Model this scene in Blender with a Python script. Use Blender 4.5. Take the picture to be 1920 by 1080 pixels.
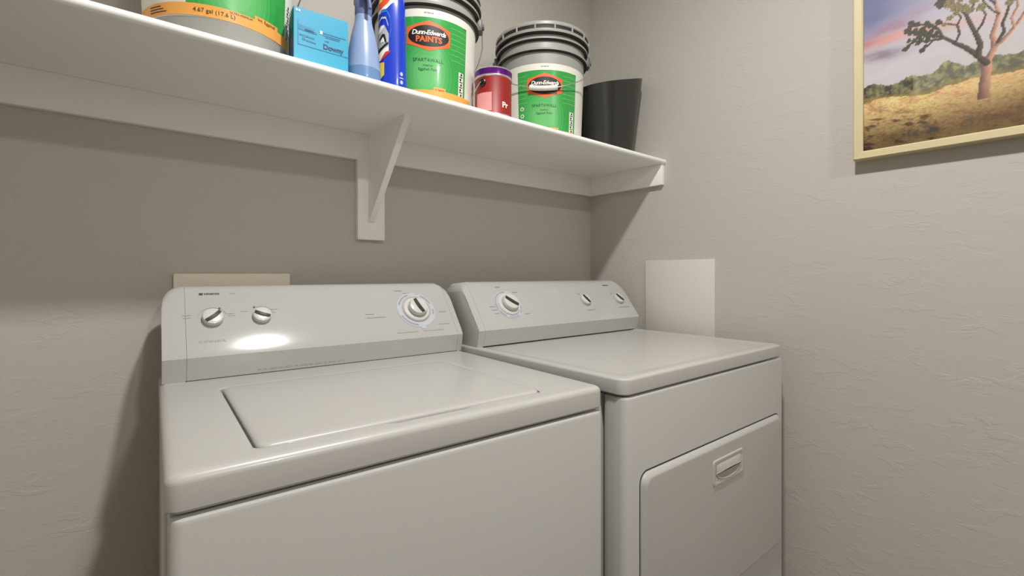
import bpy, bmesh, math, random
from math import sin, cos, pi, radians, atan2, sqrt, hypot
from mathutils import Vector, Matrix

for o in list(bpy.data.objects):
    bpy.data.objects.remove(o)
S = bpy.context.scene
COL = S.collection
random.seed(4)

# ------------------------------------------------------------ camera, world, light, exposure
F_PX, HORIZON = 879.7, 513.6
cam_data = bpy.data.cameras.new('camera')
cam_data.sensor_width = 36.0
cam_data.lens = F_PX / 1920 * 36.0
cam_data.shift_y = (HORIZON - 540.0) / 1920.0
cam_data.clip_start = 0.02
cam = bpy.data.objects.new('camera', cam_data)
cam.location = (-1.5537, -1.3426, 1.1171)
cam.rotation_euler = (radians(90), 0, -0.6926)
COL.objects.link(cam)
S.camera = cam

world = bpy.data.worlds.new('world')
world.use_nodes = True
world.node_tree.nodes['Background'].inputs[0].default_value = (0.9, 0.95, 1.0, 1)
world.node_tree.nodes['Background'].inputs[1].default_value = 0.05
S.world = world

# two ceiling lamps: one above the appliances, one unseen, added as fill behind the camera
LAMPS = [((-1.07, -1.09, 2.50), 25.0, 0.10), ((-1.05, -2.85, 2.50), 24.0, 0.20)]
for xyz, watt, dia in LAMPS:
    ld = bpy.data.lights.new('ceiling_lamp_bulb', 'AREA')
    ld.shape = 'DISK'
    ld.size = dia
    ld.energy = watt
    ld.color = (1.0, 0.978, 0.945)
    lo = bpy.data.objects.new('ceiling_lamp_bulb', ld)
    lo.location = xyz
    COL.objects.link(lo)

S.view_settings.view_transform = 'Standard'
S.view_settings.look = 'None'
S.view_settings.gamma = 1.0
S.view_settings.use_curve_mapping = False
S.view_settings.exposure = 0.1
S.cycles.max_bounces = 12
S.cycles.diffuse_bounces = 8


# ------------------------------------------------------------ materials
def srgb(r, g, b):
    f = lambda c: (c / 255 / 12.92) if c / 255 <= 0.04045 else ((c / 255 + 0.055) / 1.055) ** 2.4
    return (f(r), f(g), f(b), 1)


def mat(name, col, rough=0.5, metal=0.0, coat=0.0, bump=None, spec=0.5, mottle=0.0):
    m = bpy.data.materials.new(name)
    m.use_nodes = True
    nt = m.node_tree
    b = nt.nodes['Principled BSDF']
    b.inputs['Base Color'].default_value = col
    b.inputs['Roughness'].default_value = rough
    b.inputs['Metallic'].default_value = metal
    b.inputs['Coat Weight'].default_value = coat
    b.inputs['Coat Roughness'].default_value = 0.06
    b.inputs['Specular IOR Level'].default_value = spec
    tc = nt.nodes.new('ShaderNodeTexCoord')
    if mottle:
        n = nt.nodes.new('ShaderNodeTexNoise')
        n.inputs['Scale'].default_value = 9.0
        n.inputs['Detail'].default_value = 4.0
        nt.links.new(tc.outputs['Object'], n.inputs['Vector'])
        r = nt.nodes.new('ShaderNodeMapRange')
        r.inputs['To Min'].default_value = 1 - mottle
        r.inputs['To Max'].default_value = 1 + mottle
        nt.links.new(n.outputs['Fac'], r.inputs['Value'])
        mx = nt.nodes.new('ShaderNodeMix')
        mx.data_type = 'RGBA'
        mx.blend_type = 'MULTIPLY'
        mx.inputs[0].default_value = 1.0
        mx.inputs[6].default_value = col
        nt.links.new(r.outputs[0], mx.inputs[7])
        nt.links.new(mx.outputs[2], b.inputs['Base Color'])
    if bump:
        sc, st, dist = bump
        n = nt.nodes.new('ShaderNodeTexNoise')
        n.inputs['Scale'].default_value = sc
        n.inputs['Detail'].default_value = 3.0
        nt.links.new(tc.outputs['Object'], n.inputs['Vector'])
        bp = nt.nodes.new('ShaderNodeBump')
        bp.inputs['Strength'].default_value = st
        bp.inputs['Distance'].default_value = dist
        nt.links.new(n.outputs['Fac'], bp.inputs['Height'])
        nt.links.new(bp.outputs[0], b.inputs['Normal'])
    return m


def wall_paint(name, col):
    """matte paint over hand-trowelled knock-down plaster: shallow wide flats with broken ridges"""
    m = bpy.data.materials.new(name)
    m.use_nodes = True
    nt = m.node_tree
    N, L = nt.nodes, nt.links
    b = N['Principled BSDF']
    b.inputs['Base Color'].default_value = col
    b.inputs['Roughness'].default_value = 0.72
    b.inputs['Specular IOR Level'].default_value = 0.3
    tc = N.new('ShaderNodeTexCoord')
    mp = N.new('ShaderNodeMapping')
    mp.inputs['Scale'].default_value = (1.0, 1.0, 2.2)
    L.new(tc.outputs['Object'], mp.inputs['Vector'])
    warp = N.new('ShaderNodeTexNoise')
    warp.inputs['Scale'].default_value = 7.0
    warp.inputs['Detail'].default_value = 3.0
    L.new(mp.outputs[0], warp.inputs['Vector'])
    n1 = N.new('ShaderNodeTexNoise')
    n1.inputs['Scale'].default_value = 17.0
    n1.inputs['Detail'].default_value = 5.0
    n1.inputs['Roughness'].default_value = 0.55
    n1.inputs['Distortion'].default_value = 0.8
    L.new(mp.outputs[0], n1.inputs['Vector'])
    ramp = N.new('ShaderNodeValToRGB')
    ramp.color_ramp.elements[0].position = 0.50
    ramp.color_ramp.elements[1].position = 0.56
    L.new(n1.outputs['Fac'], ramp.inputs[0])
    mask = N.new('ShaderNodeMapRange')
    mask.inputs['From Min'].default_value = 0.42
    mask.inputs['From Max'].default_value = 0.66
    L.new(warp.outputs['Fac'], mask.inputs['Value'])
    mul = N.new('ShaderNodeMath')
    mul.operation = 'MULTIPLY'
    L.new(ramp.outputs[0], mul.inputs[0])
    L.new(mask.outputs[0], mul.inputs[1])
    n2 = N.new('ShaderNodeTexNoise')
    n2.inputs['Scale'].default_value = 90.0
    n2.inputs['Detail'].default_value = 2.0
    L.new(tc.outputs['Object'], n2.inputs['Vector'])
    m2 = N.new('ShaderNodeMath')
    m2.operation = 'MULTIPLY_ADD'
    m2.inputs[1].default_value = 0.22
    L.new(n2.outputs['Fac'], m2.inputs[0])
    L.new(mul.outputs[0], m2.inputs[2])
    bp = N.new('ShaderNodeBump')
    bp.inputs['Strength'].default_value = 0.27
    bp.inputs['Distance'].default_value = 0.0016
    L.new(m2.outputs[0], bp.inputs['Height'])
    L.new(bp.outputs[0], b.inputs['Normal'])
    return m


M = {}
M['wall'] = wall_paint('wall_paint', (.515, .490, .448, 1))
M['ceil'] = mat('ceiling_paint', srgb(236, 233, 227), 0.8, bump=(60, 0.3, 0.002))
M['floor'] = mat('floor_tile', srgb(88, 80, 70), 0.4, mottle=0.12)
M['trim'] = mat('white_trim_paint', (.90, .89, .86, 1), 0.42, bump=(35, 0.08, 0.002))
M['enamel'] = mat('white_enamel', (.47, .461, .443, 1), 0.32, coat=0.12)
M['plastic'] = mat('white_plastic', (.455, .448, .436, 1), 0.11, coat=0.2)
M['knob'] = mat('knob_plastic', (.60, .60, .57, 1), 0.25, coat=0.2)
M['bisque'] = mat('almond_plastic', (.52, .495, .44, 1), 0.3)
M['bisque_shade'] = mat('almond_painted_shade', (.36, .335, .28, 1), 0.4)
M['dark'] = mat('dark_gap', srgb(30, 28, 25), 0.7)
M['charcoal'] = mat('charcoal_insert', srgb(52, 50, 44), 0.45)
M['print'] = mat('grey_print', srgb(166, 164, 164), 0.5)
M['print_dk'] = mat('dark_print', srgb(44, 42, 42), 0.5)
M['print_bl'] = mat('blue_grey_print', srgb(186, 191, 196), 0.35)
M['print_bl2'] = mat('slate_print', srgb(148, 156, 172), 0.35)
M['board'] = mat('cream_board', (.84, .78, .65, 1), 0.6, bump=(14, 0.15, 0.003), mottle=0.05)
M['panel'] = mat('white_cover', (.66, .635, .59, 1), 0.4)
M['pail'] = mat('grey_pail_plastic', srgb(158, 157, 152), 0.38)
M['pail_ear'] = mat('dark_grey_lug', srgb(88, 88, 84), 0.45)
M['pail_shade'] = mat('pail_painted_shade', srgb(34, 34, 32), 0.6)  # shade painted under the rings and in the lid groove
M['paper'] = mat('white_paper', srgb(226, 224, 214), 0.45)
M['green'] = mat('green_label', srgb(52, 158, 72), 0.3, coat=0.2)
M['green_lt'] = mat('pale_green_label', srgb(112, 190, 116), 0.3, coat=0.2)
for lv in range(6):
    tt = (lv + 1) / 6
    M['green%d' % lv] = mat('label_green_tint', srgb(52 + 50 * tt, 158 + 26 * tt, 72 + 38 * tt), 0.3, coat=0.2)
M['green_dk'] = mat('deep_green_print', srgb(18, 84, 48), 0.4)
M['orange'] = mat('orange_label', srgb(232, 166, 84), 0.35)
M['logo_or'] = mat('logo_orange', srgb(226, 104, 54), 0.35)
M['black'] = mat('black_ink', srgb(26, 22, 22), 0.4)
M['white_ink'] = mat('white_ink', srgb(234, 230, 222), 0.4)
M['steel'] = mat('wire_steel', srgb(188, 186, 180), 0.32, metal=0.7)
M['grip'] = mat('white_grip', srgb(228, 226, 220), 0.4)
M['red'] = mat('red_can_paper', srgb(142, 24, 18), 0.48)
M['pink'] = mat('pink_label', srgb(222, 150, 150), 0.45, mottle=0.15)
M['purple'] = mat('purple_lid_foil', srgb(98, 24, 128), 0.26, metal=0.45)
M['can'] = mat('tin_rim', srgb(206, 200, 204), 0.28, metal=0.7)
M['box_bl'] = mat('cyan_carton', srgb(46, 160, 196), 0.3, coat=0.3)
M['box_nv'] = mat('navy_carton', srgb(20, 60, 96), 0.4)
M['box_md'] = mat('teal_print', srgb(28, 124, 168), 0.4)
M['navy'] = mat('navy_ink', srgb(14, 52, 96), 0.4)
M['bot_lt'] = mat('cloudy_blue_plastic', srgb(140, 162, 200), 0.3, coat=0.2)
M['bot_lq'] = mat('blue_liquid_behind_plastic', srgb(100, 134, 178), 0.3, coat=0.2)
M['bot_cap'] = mat('dusty_blue_cap', srgb(98, 112, 156), 0.35)
M['bot_dk'] = mat('royal_blue_plastic', srgb(22, 58, 188), 0.24, coat=0.4)
M['bot_md'] = mat('bright_blue_print', srgb(30, 112, 206), 0.3, coat=0.3)
M['cap_or'] = mat('orange_red_plastic', srgb(226, 78, 40), 0.3, coat=0.2)
M['yellow'] = mat('yellow_print', srgb(222, 196, 70), 0.4)
M['redp'] = mat('red_print', srgb(200, 40, 36), 0.4)
M['grey_p'] = mat('grey_label', srgb(172, 178, 182), 0.35)
M['bin'] = mat('black_bin_plastic', srgb(38, 38, 34), 0.3, coat=0.15)
M['wood'] = mat('pale_pine_frame', srgb(206, 192, 152), 0.42, bump=(40, 0.1, 0.002), mottle=0.08)
M['lampglass'] = mat('lamp_base', srgb(225, 222, 215), 0.4)

# print with the vivid printed photograph as a colour attribute
am = bpy.data.materials.new('printed_photo')
am.use_nodes = True
at_ = am.node_tree.nodes.new('ShaderNodeVertexColor')
at_.layer_name = 'ink'
am.node_tree.links.new(at_.outputs[0], am.node_tree.nodes['Principled BSDF'].inputs['Base Color'])
am.node_tree.nodes['Principled BSDF'].inputs['Roughness'].default_value = 0.6
M['art'] = am
# picture glass: clear with a fresnel reflection
gm = bpy.data.materials.new('picture_glass')
gm.use_nodes = True
nt = gm.node_tree
nt.nodes.clear()
out = nt.nodes.new('ShaderNodeOutputMaterial')
mixs = nt.nodes.new('ShaderNodeMixShader')
fr = nt.nodes.new('ShaderNodeFresnel')
fr.inputs[0].default_value = 1.45
tr = nt.nodes.new('ShaderNodeBsdfTransparent')
gl = nt.nodes.new('ShaderNodeBsdfGlossy')
gl.inputs['Roughness'].default_value = 0.03
nt.links.new(fr.outputs[0], mixs.inputs[0])
nt.links.new(tr.outputs[0], mixs.inputs[1])
nt.links.new(gl.outputs[0], mixs.inputs[2])
nt.links.new(mixs.outputs[0], out.inputs[0])
M['glass'] = gm


# ------------------------------------------------------------ mesh helpers
class MB:
    """collects shapes into one mesh object, each face with its material"""

    def __init__(self):
        self.v, self.f, self.m, self.mats = [], [], [], []

    def mi(self, k):
        if k not in self.mats:
            self.mats.append(k)
        return self.mats.index(k)

    def add(self, verts, faces, k):
        o = len(self.v)
        self.v += [tuple(p) for p in verts]
        i = self.mi(k)
        for f in faces:
            self.f.append([a + o for a in f])
            self.m.append(i)
        return self

    def box(self, x0, x1, y0, y1, z0, z1, k, bev=0.0, seg=2, mtx=None):
        bm = bmesh.new()
        bmesh.ops.create_cube(bm, size=1.0)
        for v in bm.verts:
            v.co = Vector((x0 + (v.co.x + .5) * (x1 - x0), y0 + (v.co.y + .5) * (y1 - y0), z0 + (v.co.z + .5) * (z1 - z0)))
        if bev > 0:
            bmesh.ops.bevel(bm, geom=list(bm.edges), offset=bev, segments=seg, profile=0.5, affect='EDGES')
        return self.bm(bm, k, mtx)

    def bm(self, bm, k, mtx=None):
        bm.verts.index_update()
        vs = [(mtx @ v.co) if mtx else v.co.copy() for v in bm.verts]
        self.add(vs, [[v.index for v in f.verts] for f in bm.faces], k)
        bm.free()
        return self

    def lathe(self, prof, k, n=64, mtx=None, capb=True, capt=True):
        """prof: (r, z) pairs bottom to top, or (r, z, material) to switch the material of the band above"""
        vs = []
        for p in prof:
            for i in range(n):
                a = 2 * pi * i / n
                v = Vector((p[0] * cos(a), p[0] * sin(a), p[1]))
                vs.append(mtx @ v if mtx else v)
        for j in range(len(prof) - 1):
            kk = prof[j][2] if len(prof[j]) > 2 else k
            self.add([], [], kk)
        base = len(self.v)
        self.v += [tuple(p) for p in vs]
        for j in range(len(prof) - 1):
            kk = prof[j][2] if len(prof[j]) > 2 else k
            i_ = self.mi(kk)
            for i in range(n):
                a, b = j * n + i, j * n + (i + 1) % n
                self.f.append([base + a, base + b, base + b + n, base + a + n])
                self.m.append(i_)
        if capb:
            self.f.append([base + i for i in reversed(range(n))])
            self.m.append(self.mi(k))
        if capt:
            self.f.append([base + (len(prof) - 1) * n + i for i in range(n)])
            self.m.append(self.mi(k))
        return self

    def loft(self, loops, k, cap0=True, cap1=True, closed=True):
        """loops: equal-length point lists joined by quads"""
        n = len(loops[0])
        base = len(self.v)
        for lp in loops:
            self.v += [tuple(p) for p in lp]
        i_ = self.mi(k)
        for j in range(len(loops) - 1):
            for i in range(n if closed else n - 1):
                a, b = base + j * n + i, base + j * n + (i + 1) % n
                self.f.append([a, b, b + n, a + n])
                self.m.append(i_)
        if cap0:
            self.f.append([base + i for i in reversed(range(n))])
            self.m.append(i_)
        if cap1:
            self.f.append([base + (len(loops) - 1) * n + i for i in range(n)])
            self.m.append(i_)
        return self

    def tube(self, pts, r, k, n=10):
        pts = [Vector(p) for p in pts]
        loops = []
        up = Vector((0.12, 0.31, 0.94))
        for i, p in enumerate(pts):
            d = (pts[min(i + 1, len(pts) - 1)] - pts[max(i - 1, 0)]).normalized()
            a = d.cross(up)
            if a.length < 1e-4:
                a = d.cross(Vector((1, 0, 0)))
            a.normalize()
            b = d.cross(a)
            loops.append([p + r * (cos(2 * pi * q / n) * a + sin(2 * pi * q / n) * b) for q in range(n)])
        return self.loft(loops, k)

    def build(self, name, parent=None, loc=None, rot=None, smooth=32):
        me = bpy.data.meshes.new(name)
        me.from_pydata(self.v, [], self.f)
        for k in self.mats:
            me.materials.append(M[k])
        me.polygons.foreach_set('material_index', self.m)
        bm = bmesh.new()
        bm.from_mesh(me)
        bmesh.ops.recalc_face_normals(bm, faces=list(bm.faces))
        bm.to_mesh(me)
        bm.free()
        if smooth:
            me.polygons.foreach_set('use_smooth', [True] * len(me.polygons))
            me.set_sharp_from_angle(angle=radians(smooth))
        me.update()
        o = bpy.data.objects.new(name, me)
        COL.objects.link(o)
        if parent:
            o.parent = parent
        if loc:
            o.location = loc
        if rot:
            o.rotation_euler = rot
        return o


def thing(name, label, cat, loc=(0, 0, 0), rz=0.0, group=None):
    o = bpy.data.objects.new(name, None)
    o.empty_display_size = 0.05
    COL.objects.link(o)
    o.location = loc
    o.rotation_euler = (0, 0, rz)
    o['label'] = label
    o['category'] = cat
    if group:
        o['group'] = group
    return o


def rrect(x0, x1, y0, y1, r, seg=5, side=1):
    """rounded rectangle outline, counter-clockwise from the lower right corner start"""
    pts = []
    cs = [(x1 - r, y0 + r, -90), (x1 - r, y1 - r, 0), (x0 + r, y1 - r, 90), (x0 + r, y0 + r, 180)]
    for ci, (cx, cy, a0) in enumerate(cs):
        arc = [(cx + r * cos(radians(a0 + 90 * i / seg)), cy + r * sin(radians(a0 + 90 * i / seg))) for i in range(seg + 1)]
        pts += arc
        nx = cs[(ci + 1) % 4]
        e = (nx[0] + r * cos(radians(nx[2])), nx[1] + r * sin(radians(nx[2])))
        for s in range(1, side):
            t = s / side
            pts.append((arc[-1][0] * (1 - t) + e[0] * t, arc[-1][1] * (1 - t) + e[1] * t))
    return pts


_text_cache = {}


def text_mesh(s, size, align='CENTER', bold=0.0, shear=0.0, space=1.0):
    key = (s, size, align, bold, shear, space)
    if key in _text_cache:
        return _text_cache[key]
    cu = bpy.data.curves.new('t', 'FONT')
    cu.body = s
    cu.size = size
    cu.align_x = align
    cu.align_y = 'CENTER'
    cu.resolution_u = 3
    cu.offset = bold
    cu.shear = shear
    cu.space_character = space
    ob = bpy.data.objects.new('t', cu)
    COL.objects.link(ob)
    dg = bpy.context.evaluated_depsgraph_get()
    me = bpy.data.meshes.new_from_object(ob.evaluated_get(dg))
    vs = [(v.co.x, v.co.y) for v in me.vertices]
    fs = [list(p.vertices) for p in me.polygons]
    bpy.data.objects.remove(ob)
    bpy.data.curves.remove(cu)
    bpy.data.meshes.remove(me)
    _text_cache[key] = (vs, fs)
    return vs, fs


def fill_grid(outline, rings=5):
    """outline (convex about its centroid) -> concentric ring mesh"""
    n = len(outline)
    cx = sum(p[0] for p in outline) / n
    cy = sum(p[1] for p in outline) / n
    vs = [(cx, cy)]
    fs = []
    for j in range(1, rings + 1):
        t = j / rings
        vs += [(cx + (p[0] - cx) * t, cy + (p[1] - cy) * t) for p in outline]
    for i in range(n):
        fs.append([0, 1 + i, 1 + (i + 1) % n])
    for j in range(rings - 1):
        a = 1 + j * n
        for i in range(n):
            fs.append([a + i, a + n + i, a + n + (i + 1) % n, a + (i + 1) % n])
    return vs, fs


def dense(pts, step):
    out_ = []
    for i, p in enumerate(pts):
        q = pts[(i + 1) % len(pts)]
        n = max(1, int(hypot(q[0] - p[0], q[1] - p[1]) / step))
        for j in range(n):
            t = j / n
            out_.append((p[0] + (q[0] - p[0]) * t, p[1] + (q[1] - p[1]) * t))
    return out_


def structure(name, *b, k='wall'):
    o = MB().box(*b, k).build(name, smooth=0)
    o['kind'] = 'structure'
    return o


# ------------------------------------------------------------ the room
XL, YF, ZC = -2.35, -3.60, 2.60
structure('floor', XL - .1, .1, YF - .1, .1, -.1, 0, k='floor')
structure('ceiling', XL - .1, .1, YF - .1, .1, ZC, ZC + .1, k='ceil')
structure('wall_back', XL - .1, .1, 0, .1, 0, ZC)
structure('wall_right', 0, .1, YF, 0, 0, ZC)
structure('wall_left', XL - .1, XL, YF, 0, 0, ZC)
structure('wall_front', XL - .1, .1, YF - .1, YF, 0, ZC)

# ------------------------------------------------------------ shelf
SZ0, SZ1, SD = 1.5251, 1.5428, 0.3675
shelf = thing('wall_shelf', 'long white painted wall shelf with a triangular bracket, carrying pails and bottles above the appliances', 'shelf', (0, 0, 0))
th = SZ1 - SZ0
prof = [(-0.0, SZ0), (-0.0, SZ1)]
for i in range(9):
    a = radians(90 + 180 * i / 8)
    prof.append((-SD + th / 2 * .95 + th / 2 * .95 * cos(a), SZ0 + th / 2 + th / 2 * sin(a)))
b = MB()
b.loft([[(XL, y, z) for y, z in prof], [(0, y, z) for y, z in prof]], 'trim')
b.build('board', shelf)
ZB = SZ0 - .0768
CT = .018
MB().box(XL, 0, -CT, 0, ZB, SZ0, 'trim', .0015).build('back_cleat', shelf)
MB().box(-CT, 0, -SD + .008, -CT, ZB, SZ0, 'trim', .0015).build('side_cleat', shelf)
br = MB().box(-1.0325, -.9500, -CT - .0015, 0, 1.2168, ZB + .001, 'trim', .0015).build('bracket_plate', shelf)
gx0, gx1 = -1.0015, -.9835
tri = [(-CT, 1.272), (-CT - .008, 1.270), (-.244, SZ0 - .012), (-.250, SZ0), (-CT, SZ0)]
g = MB().loft([[(gx0, y, z) for y, z in tri], [(gx1, y, z) for y, z in tri]], 'trim')
g.build('bracket_brace', shelf)


# ------------------------------------------------------------ appliances
def pl(prof, t):
    """walk a polyline (y,z) by height z"""
    for (y0, z0), (y1, z1) in zip(prof, prof[1:]):
        if z0 <= t <= z1:
            s = (t - z0) / (z1 - z0)
            return y0 + (y1 - y0) * s, atan2(y1 - y0, z1 - z0)
    return prof[-1][0], 0.0


def console(parent, face, back_y, zbase, w, x_in, rc, caps, k='plastic'):
    """control housing: front profile `face` (y,z from the base up) swept across, top corners rounded by rc"""
    x0, x1 = x_in
    ztop = face[-1][1]
    ridge_y, ridge_z = face[1]

    def station(x, inset=0.0):
        e = min(x - x0, x1 - x)
        kx = 1.0
        if e < rc:
            drop = rc - sqrt(max(0, rc * rc - (rc - e) ** 2))
            kx = 1 - drop / (ztop - ridge_z)
        pts = []
        for i, (y, z) in enumerate(face):
            if i > 1:
                z = ridge_z + (z - ridge_z) * kx
                y = ridge_y + (y - ridge_y) * kx
            pts.append((x, y + inset, z - (inset if i == len(face) - 1 else 0)))
        zt = ridge_z + (ztop - ridge_z) * kx - .004 - inset
        pts.append((x, back_y - .012, zt))
        pts.append((x, back_y, zt - .012))
        pts.append((x, back_y, zbase))
        return pts

    capl, capr = caps
    m = MB()
    # rounded end caps: first stations pulled in slightly so the front edge of the end is eased
    offs = [rc * (1 - cos(radians(a))) for a in (2, 12, 22, 32, 44, 56, 68, 80, 90)]

    def run(o0, o1):
        return [o0] + [o for o in offs if o0 + .0004 < o < o1 - .0004] + [o1]

    L_ = [station(x0 + o) for o in run(.0003, capl)]
    L_.insert(0, [(x0, p[1] + .006, p[2]) for p in L_[0]])
    m.loft(L_, k)
    m.build('end_cap', parent)
    m = MB()
    R_ = [station(x1 - o) for o in run(.0003, capr)]
    R_.insert(0, [(x1, p[1] + .006, p[2]) for p in R_[0]])
    m.loft(R_, k)
    m.build('end_cap', parent)
    # the fascia between the caps, a hairline seam apart
    m = MB()
    gap = .0005
    mids = [x0 + o for o in run(capl + gap, rc + capl + 1)[:-1] if o < rc] or [x0 + capl + gap]
    mide = [x1 - o for o in run(capr + gap, rc + capr + 1)[:-1] if o < rc] or [x1 - capr - gap]
    m.loft([station(x) for x in mids + mide[::-1]], k)
    m.box(x0 + capl - .002, x1 - capr + .002, face[0][0] - .0006, face[0][0] + .01, zbase - .0005, zbase + .0014, 'charcoal')
    return m


def face_frame(face, x, z):
    y, tilt = pl(face, z)
    # local +Z = outward normal, +Y = up the slope, +X = right
    up = Vector((0, sin(tilt), cos(tilt)))
    right = Vector((1, 0, 0))
    nrm = right.cross(up)
    mt = Matrix.Identity(4)
    for i in range(3):
        mt[i][0], mt[i][1], mt[i][2] = right[i], up[i], nrm[i]
    mt.translation = Vector((x, y, z))
    return mt


def put_text(mb, mtx, s, size, k, dx=0, dy=0, lift=.0006, **kw):
    vs, fs = text_mesh(s, size, **kw)
    mb.add([mtx @ Vector((x + dx, y + dy, lift)) for x, y in vs], fs, k)


def dash(mb, mtx, dx, dy, w, h, k='print', lift=.0005, ang=0):
    c, s = cos(ang), sin(ang)
    q = [(-w / 2, -h / 2), (w / 2, -h / 2), (w / 2, h / 2), (-w / 2, h / 2)]
    mb.add([mtx @ Vector((dx + x * c - y * s, dy + x * s + y * c, lift)) for x, y in q], [[0, 1, 2, 3]], k)


def arc_band(mb, mtx, r0, r1, a0, a1, k, lift=.0005, n=24):
    vs = []
    for i in range(n + 1):
        a = radians(a0 + (a1 - a0) * i / n)
        vs += [mtx @ Vector((r0 * cos(a), r0 * sin(a), lift)), mtx @ Vector((r1 * cos(a), r1 * sin(a), lift))]
    mb.add(vs, [[2 * i, 2 * i + 1, 2 * i + 3, 2 * i + 2] for i in range(n)], k)


def knob(parent, mtx, r, h, ang, skirt=0.0):
    """round control knob with a dark grip line across it (ang: degrees from horizontal, up-right positive)"""
    m = MB()
    z0 = 0.0
    if skirt:
        m.lathe([(skirt, 0), (skirt, .003), (skirt * .93, .006), (r * 1.02, .0075)], 'knob', 48, mtx)
        z0 = .006
    m.lathe([(r * .96, z0), (r, z0 + h * .35), (r * .99, z0 + h * .7), (r * .93, z0 + h * .92), (r * .80, z0 + h), (r * .4, z0 + h * 1.02), (.0005, z0 + h * 1.03)], 'knob', 48, mtx)
    if skirt:
        m.lathe([(r * 1.03, z0 + .0012), (r * 1.03, z0 + .0022)], 'charcoal', 40, mtx, False, False)
    o = m.build('knob', parent)
    # slightly curved grip
    g_ = MB()
    top, bot = [], []
    for i in range(13):
        t = -1 + 2 * i / 12
        xx = t * r * .86
        bow = -.10 * r * (1 - t * t)
        hw = r * .17
        zz = z0 + h * 1.03 + .0035 * (1 - t * t * .7)
        top.append((xx, bow + hw, zz, -hw))
    rot = Matrix.Rotation(radians(ang), 4, 'Z')
    loops = []
    for xx, yy, zz, hw in top:
        loops.append([mtx @ (rot @ Vector(p)) for p in ((xx, yy, z0 + h * .7), (xx, yy, zz), (xx, yy + 2 * hw, zz), (xx, yy + 2 * hw, z0 + h * .7))])
    g_.loft(loops, 'charcoal')
    gp = g_.build('grip', o)
    gp['label'] = 'dark grip line'
    return o


# ---- washer
WZ, WLID = 0.9004, 0.0423
washer = thing('washing_machine', 'white top-loading washing machine with a closed lid, standing left of the dryer', 'washing machine', (-1.5208, -.7282, 0), -0.0406)
W = .686
WB = .655
zc = WZ - WLID
m = MB()
def cab_loops(x0, x1, y0, y1, z0, z1, r, ez):
    L_ = []
    for ins, z in ((0, z0), (0, z1 - ez), (ez * .3, z1 - ez * .3), (ez, z1)):
        L_.append([(x, y, z) for x, y in rrect(x0 + ins, x1 - ins, y0 + ins, y1 - ins, max(r - ins, .002), 5)])
    return L_
m.loft(cab_loops(.004, W - .004, -.004, .05, .03, zc - .0045, .014, .006), 'enamel')
m.build('front_panel', washer)
m = MB()
m.loft(cab_loops(.001, W - .001, .053, WB, .03, zc - .003, .004, .002), 'enamel')
m.box(.03, W - .03, .03, WB - .03, zc - .02, zc + .004, 'dark')
m.box(.02, W - .02, .045, WB - .02, 0.0, .035, 'dark')
m.build('cabinet', washer)

# top panel with an opening for the lid
lx0, lx1, ly0, ly1 = .0945, .5615, .0415, .4250
def ol(x0, x1, y0, y1, r):
    return rrect(x0, x1, y0, y1, r, 6, 30)
loops = []
for ins, z in ((.004, zc), (.0, zc + .004), (0, WZ - .011), (.0009, WZ - .0069), (.0032, WZ - .0032), (.0069, WZ - .0009), (.011, WZ)):
    loops.append([(x, y, z) for x, y in ol(ins, W - ins, ins, WB - ins, .016 - ins * .5)])
def scoop(x, y, z, amt):
    if y < .1:
        u = (x - .335) / .098
        if abs(u) < 1:
            s = (cos(pi * u) + 1) / 2
            return (x, y - .010 * s * amt, z - .0075 * s * amt)
    return (x, y, z)
for ins, z, am_ in ((.012, WZ, .0), (.0022, WZ - .0002, .8), (0, WZ - .0016, 1), (0, WZ - .022, 1)):
    loops.append([scoop(x, y, z, am_) for x, y in ol(lx0 - ins - .0035, lx1 + ins + .0016, ly0 - ins - .0012, ly1 + ins + .0012, .013 + ins)])
m = MB()
m.loft(loops, 'enamel', True, True)
m.build('top_panel', washer)
m = MB()
L_ = []
for ins, z in ((.002, WZ - .0215), (0, WZ - .012), (0, WZ - .003), (.0008, WZ - .0008), (.003, WZ + .0012), (.008, WZ + .0022), (.03, WZ + .0030), (.06, WZ + .0032)):
    L_.append([(x, y, z) for x, y in rrect(lx0 + ins, lx1 - ins, ly0 + ins, ly1 - ins, .015 + ins * .2, 6, 12)])
m.loft(L_, 'enamel')
m.build('lid', washer)

wface = [(.530, WZ), (.5205, .9480), (.5300, .9640), (.5560, .9985), (.5800, 1.0310), (.6010, 1.0600), (.6150, 1.0770), (.6250, 1.0855), (.6380, 1.0900)]
m = console(washer, wface, .680, WZ, W, (.004, W - .001), .038, (.040, .016))
fr_ = lambda x, z: face_frame(wface, x, z)
dash(m, fr_(.0735, 1.0725), 0, 0, .007, .005, 'print_dk', .0012)
put_text(m, fr_(.0935, 1.0725), 'KENMORE', .0062, 'print_dk', lift=.0010, bold=.00012)
put_text(m, fr_(.133, 1.0728), 'SERIES', .0042, 'print', lift=.0010)
put_text(m, fr_(.0895, .9770), 'WATER LEVEL', .0074, 'print', lift=.0012, space=1.05)
for dx, dz in ((.047, 1.030), (.047, 1.025), (.128, 1.030), (.128, 1.026)):
    dash(m, fr_(dx, dz), 0, 0, .014, .0018, lift=.0010)
for dx, dz in ((.152, 1.034), (.214, 1.036), (.209, 1.029)):
    dash(m, fr_(dx, dz), 0, 0, .013, .0018, lift=.0010)
mk = fr_(.0925, 1.021)
arc_band(m, mk, .0275, .0287, 20, 160, 'print', .001)
for a_, mm in ((62, mk), (118, fr_(.1865, 1.021))):
    dash(m, mm, .0285 * cos(radians(a_)), .0285 * sin(radians(a_)), .0038, .0038, 'print_dk', .0012)
arc_band(m, fr_(.1865, 1.021), .0262, .0272, 20, 110, 'print', .001)
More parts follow.
